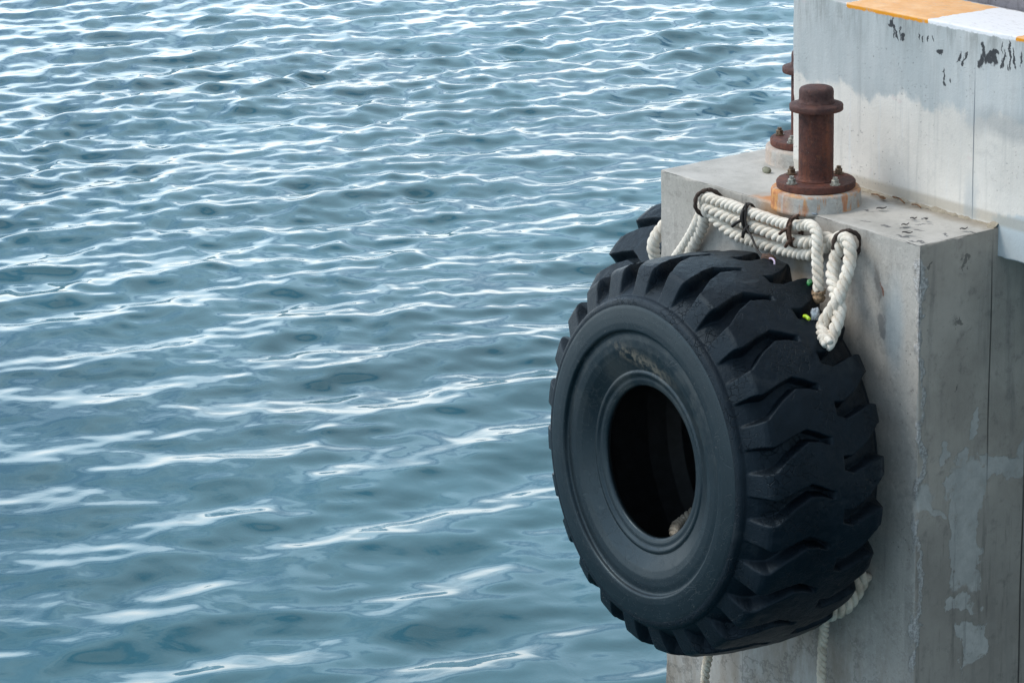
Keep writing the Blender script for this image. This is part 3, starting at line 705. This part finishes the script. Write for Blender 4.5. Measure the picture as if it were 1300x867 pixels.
RC = [(-1.236, -.04, -.083), (-1.18, -.04, -.122), (-1.078, -.04, -.158), (-.918, -.04, -.168), (-.723, -.04, -.167), (-.574, -.045, -.148), (-.486, -.04, -.098), (-.392, -.05, -.042), (-.323, -.075, -.04), (-.296, -.09, -.088), (-.275, -.12, -.14), (-.266, -.155, -.195), (-.262, -.19, -.249), (-.288, -.22, -.315), (-.286, -.24, -.349), (-.2, -.29, -.37)]
lash = empty('mooring_rope', (-.8, 0, -.05)); tag(lash, 'thick white twisted rope lashed between the two iron rings and down onto the big tyre', 'rope')
def keep(o, par): o.parent = par; o.matrix_parent_inverse = Matrix.Translation(-par.location); return o
keep(rope('rope_strand', RA, .0235, M_rope, None, phase=.4), lash)
keep(rope('rope_strand', RB, .0262, M_rope, None, phase=1.9), lash)
keep(rope('rope_strand', RC, .0262, M_rope, None, phase=3.1), lash)
def knot():
    bm = bmesh.new(); bmesh.ops.create_icosphere(bm, subdivisions=4, radius=.025)
    for v in bm.verts:
        q = fbm(np.array([v.co+Vector((3, 1, 2))]), 60, 3)[0]-.5; v.co *= 1+q*.7
        if v.co.z < 0: v.co.x *= 1+v.co.z*12; v.co.y *= 1+v.co.z*12
    o = bm_obj('rope_end', bm, M_knot); keep(o, lash)
    o.location = Vector((-.414, -.145, -.270))
    for k in range(3):
        a = np.linspace(0, 2*pi, 25); C = np.stack([-.418+.0245*np.cos(a), -.141+.0245*np.sin(a), -.244-.006*k+.004*np.sin(a+k)], -1)
        V, Q = sweep(C, .0032, 8); keep(np_mesh('whipping', V, Q, M_knot), lash)
knot()

def tie(cx, label, mat, stubs, tail=None, tail_r=.0045, turns=3):
    root = empty('wire_tie', (cx, -.065, -.07)); tag(root, label, 'wire tie', 'wire ties round the white ropes')
    a = np.linspace(0, 2*pi*turns, 60*turns); t = a/(2*pi*turns)
    C = np.stack([cx-.012+.024*t+.003*np.sin(a*1.7), -.063+.031*np.cos(a)*(1+.05*np.sin(3*a+1)), -.070+.060*np.sin(a)], -1)
    V, Q = sweep(C, .0042, 8); keep(np_mesh('band', V, Q, mat), root)
    for (p, q) in stubs:
        p = Vector(p); q = Vector(q); mid = (p+q)/2+Vector((0, -.004, .003))
        keep(tube('twisted_end', [p, mid, q], .0068, mat, wob=.004), root)
        keep(tube('twisted_end', [p+Vector((.006, 0, .004)), mid+Vector((-.004, -.004, -.003)), q+Vector((.004, 0, .003))], .005, mat, wob=.004), root)
    if tail: keep(tube('tail_wire', tail, tail_r, mat), root)
    return root
tie(-.932, 'black wire tie on the ropes with a long tail hanging to the tyre', M_tie,
    [((-.927, -.095, -.066), (-.985, -.11, -.105)), ((-.905, -.095, -.091), (-.920, -.11, -.140)), ((-.93, -.10, -.03), (-.925, -.102, -.09))],
    [(-.925, -.085, -.0), (-.916, -.098, -.05), (-.905, -.10, -.095), (-.866, -.105, -.13), (-.809, -.12, -.172), (-.735, -.14, -.186)], .0048)
tie(-.655, 'rusty brown wire tie on the ropes, right of the black one', M_tie2,
    [((-.635, -.095, -.015), (-.590, -.10, .016)), ((-.65, -.095, -.05), (-.690, -.11, -.078)), ((-.626, -.095, -.086), (-.655, -.11, -.122)), ((-.64, -.10, -.03), (-.63, -.102, -.10))], None)
def clump(name, loc, r, mat, label, cat, f=45, amp=.9, sc=(1, 1, 1)):
    bm = bmesh.new(); bmesh.ops.create_icosphere(bm, subdivisions=4, radius=r)
    for v in bm.verts:
        q = fbm(np.array([v.co+Vector(loc)]), f, 3)[0]-.5; v.co *= 1+q*amp; v.co = Vector((v.co.x*sc[0], v.co.y*sc[1], v.co.z*sc[2]))
    o = bm_obj(name, bm, mat); o.location = loc; tag(o, label, cat); return o
clump('tangled_twine', (-.725, -.14, -.176), .026, M_tie2, 'dark tangle of twine at the end of the wire tail on the tyre', 'twine', 60, 1.2, (1.5, .8, .6))
tube('string_scrap', [(-.71, -.15, -.176), (-.685, -.155, -.168), (-.662, -.16, -.172), (-.655, -.165, -.186)], .0038, simple('pale_lilac_string', (.55, .45, .58), .7), step=.003)
tag(bpy.data.objects['string_scrap'], 'pale lilac string scrap beside the dark twine on top of the tyre', 'string')
clump('plastic_scrap', (-.490, -.125, -.232), .016, simple('green_plastic', (.015, .16, .04), .4), 'green plastic scrap wedged between tyre and rope', 'plastic scrap', 50, 1.5, (.7, .7, .8))
tube('fishing_lure', [(-.350, -.272, -.306), (-.330, -.278, -.302), (-.312, -.28, -.308)], np.float64(.0075), simple('yellow_green_plastic', (.42, .62, .03), .4), step=.003)
tag(bpy.data.objects['fishing_lure'], 'small bright yellow green fishing lure on the tyre under the cut rope end', 'lure')
clump('clear_plastic', (-.330, -.23, -.306), .020, simple('grey_plastic_film', (.30, .34, .38), .2), 'crumpled grey plastic film below the cut rope end', 'plastic film', 60, 1.6, (.9, .8, 1.4))

r2 = rope('mooring_rope', [(-1.625, .14, -.20), (-1.64, .07, -.245), (-1.66, .03, -.30), (-1.675, .018, -.35), (-1.68, .03, -.40), (-1.69, .07, -.50)], .028, M_rope, phase=.9, lay=.085)
tag(r2, 'white rope curling round the pillar\'s left edge to the far tyre', 'rope')
c_ = rope('mooring_rope', [(-.26, -.03, -1.40), (-.262, -.06, -1.445), (-.268, -.09, -1.487), (-.288, -.12, -1.528), (-.333, -.15, -1.560), (-.365, -.19, -1.560), (-.36, -.25, -1.500), (-.36, -.30, -1.42)], .034, M_rope_old, phase=.2, lay=.115, strands=3)
tag(c_, 'short thick cream rope turn coming out under the tyre at the right', 'rope')
hr = rope('mooring_rope', [(-.37, -.15, -1.56), (-.394, -.12, -1.611), (-.421, -.1, -1.677), (-.453, -.08, -1.796), (-.468, -.07, -1.929), (-.47, -.06, -2.4), (-.48, -.06, -3.6)], .0205, M_rope_old, phase=1.2, lay=.088)
tag(hr, 'thin cream rope hanging down the pillar below the tyre, right one', 'rope')
hl = rope('mooring_rope', [(-1.10, -.14, -1.70), (-1.128, -.12, -1.943), (-1.145, -.12, -2.04), (-1.168, -.12, -2.161), (-1.20, -.10, -2.6), (-1.21, -.10, -3.6)], .0205, M_rope_old, phase=2.2, lay=.088)
tag(hl, 'thin cream rope hanging down at the pillar\'s left edge below the tyre', 'rope')
inr = rope('mooring_rope', [(-.80, -.52, -1.52), (-.86, -.50, -1.42), (-.93, -.46, -1.345), (-1.00, -.40, -1.335), (-1.05, -.32, -1.335), (-1.06, -.22, -1.29), (-1.02, -.06, -1.10)], .024, M_rope_old, phase=.6)
tag(inr, 'rope glimpsed inside the tyre hole, at its lower right', 'rope')

# ------------------------------------------------------------------ litter on the pillar top
M_leaf = simple('dry_leaf', (.055, .05, .05), .8, 0, .5, 60); M_twig = simple('dry_twig', (.20, .10, .045), .85, 0, .5, 60)
def leaf(x, y, a, l, wdt, mat, label):
    n_ = 7; V = []; 
    for i in range(n_):
        t = i/(n_-1); ww = wdt*sin(pi*(.06+.88*t))**.8
        for s_ in (-1, 0, 1):
            V.append((l*(t-.5), s_*ww, .0035+.006*t*t+(.003 if s_ else .0)+.002*sin(t*7)))
    Q = grid_faces(n_, 3); o = np_mesh('dry_leaf', np.array(V), Q, mat); o.location = (x, y, .004); o.rotation_euler = (random.uniform(-.1, .1), random.uniform(-.05, .05), a)
    md = o.modifiers.new('thickness', 'SOLIDIFY'); md.thickness = .0012
    tag(o, label, 'leaf', 'dry leaf flakes scattered on the pillar top')
for x, y, a, l, wd, mt, lb in [(-.480, .235, .6, .040, .009, M_leaf, 'dark leaf flake nearest the bollard plinth'), (-.285, .225, .2, .030, .006, M_leaf, 'dark leaf flake in the middle of the pillar top, left of the curled one'),
                    (-.248, .255, -.3, .032, .006, M_leaf, 'dark curled leaf flake under the quay block joint'), (-.236, .137, .5, .030, .007, M_leaf, 'dark leaf flake behind the one nearest the pillar front edge'),
                    (-.141, .060, .4, .042, .008, M_leaf, 'largest dark leaf flake, nearest the pillar front edge'), (-.045, .262, .5, .030, .008, M_leaf, 'dark leaf flake nearest the pillar back right corner'),
                    (-.60, .35, -.35, .060, .010, M_twig, 'orange brown leaf at the foot of the quay block')]:
    leaf(x, y, a, l, wd, mt, lb)
for x, y, a, l, lb in [(-.655, .365, -.15, .07, 'short brown twig beside the orange brown leaf'), (-.43, .375, -.1, .06, 'thin brown twig lying along the foot of the block'), (-.545, .385, -.3, .11, 'long pale twig along the foot of the block')]:
    o = tube('twig', [(x-l/2*cos(a), y-l/2*sin(a), .006), (x, y+.004, .011), (x+l/2*cos(a), y+l/2*sin(a), .006)], .0028, M_twig, wob=.004); tag(o, lb, 'twig', 'twigs at the foot of the quay block')
clump('stone', (-1.262, .300, .010), .020, simple('mossy_stone', (.20, .20, .15), .9), 'small mossy stone on the pillar top left of the bollard', 'stone', 50, .8, (1.2, .8, .7))
clump('stone', (-.62, .002, .002), .014, simple('blue_grey_stone', (.20, .24, .28), .6), 'tiny blue grey pebble in front of the bollard plinth', 'stone', 50, .6, (1.7, .8, .35))
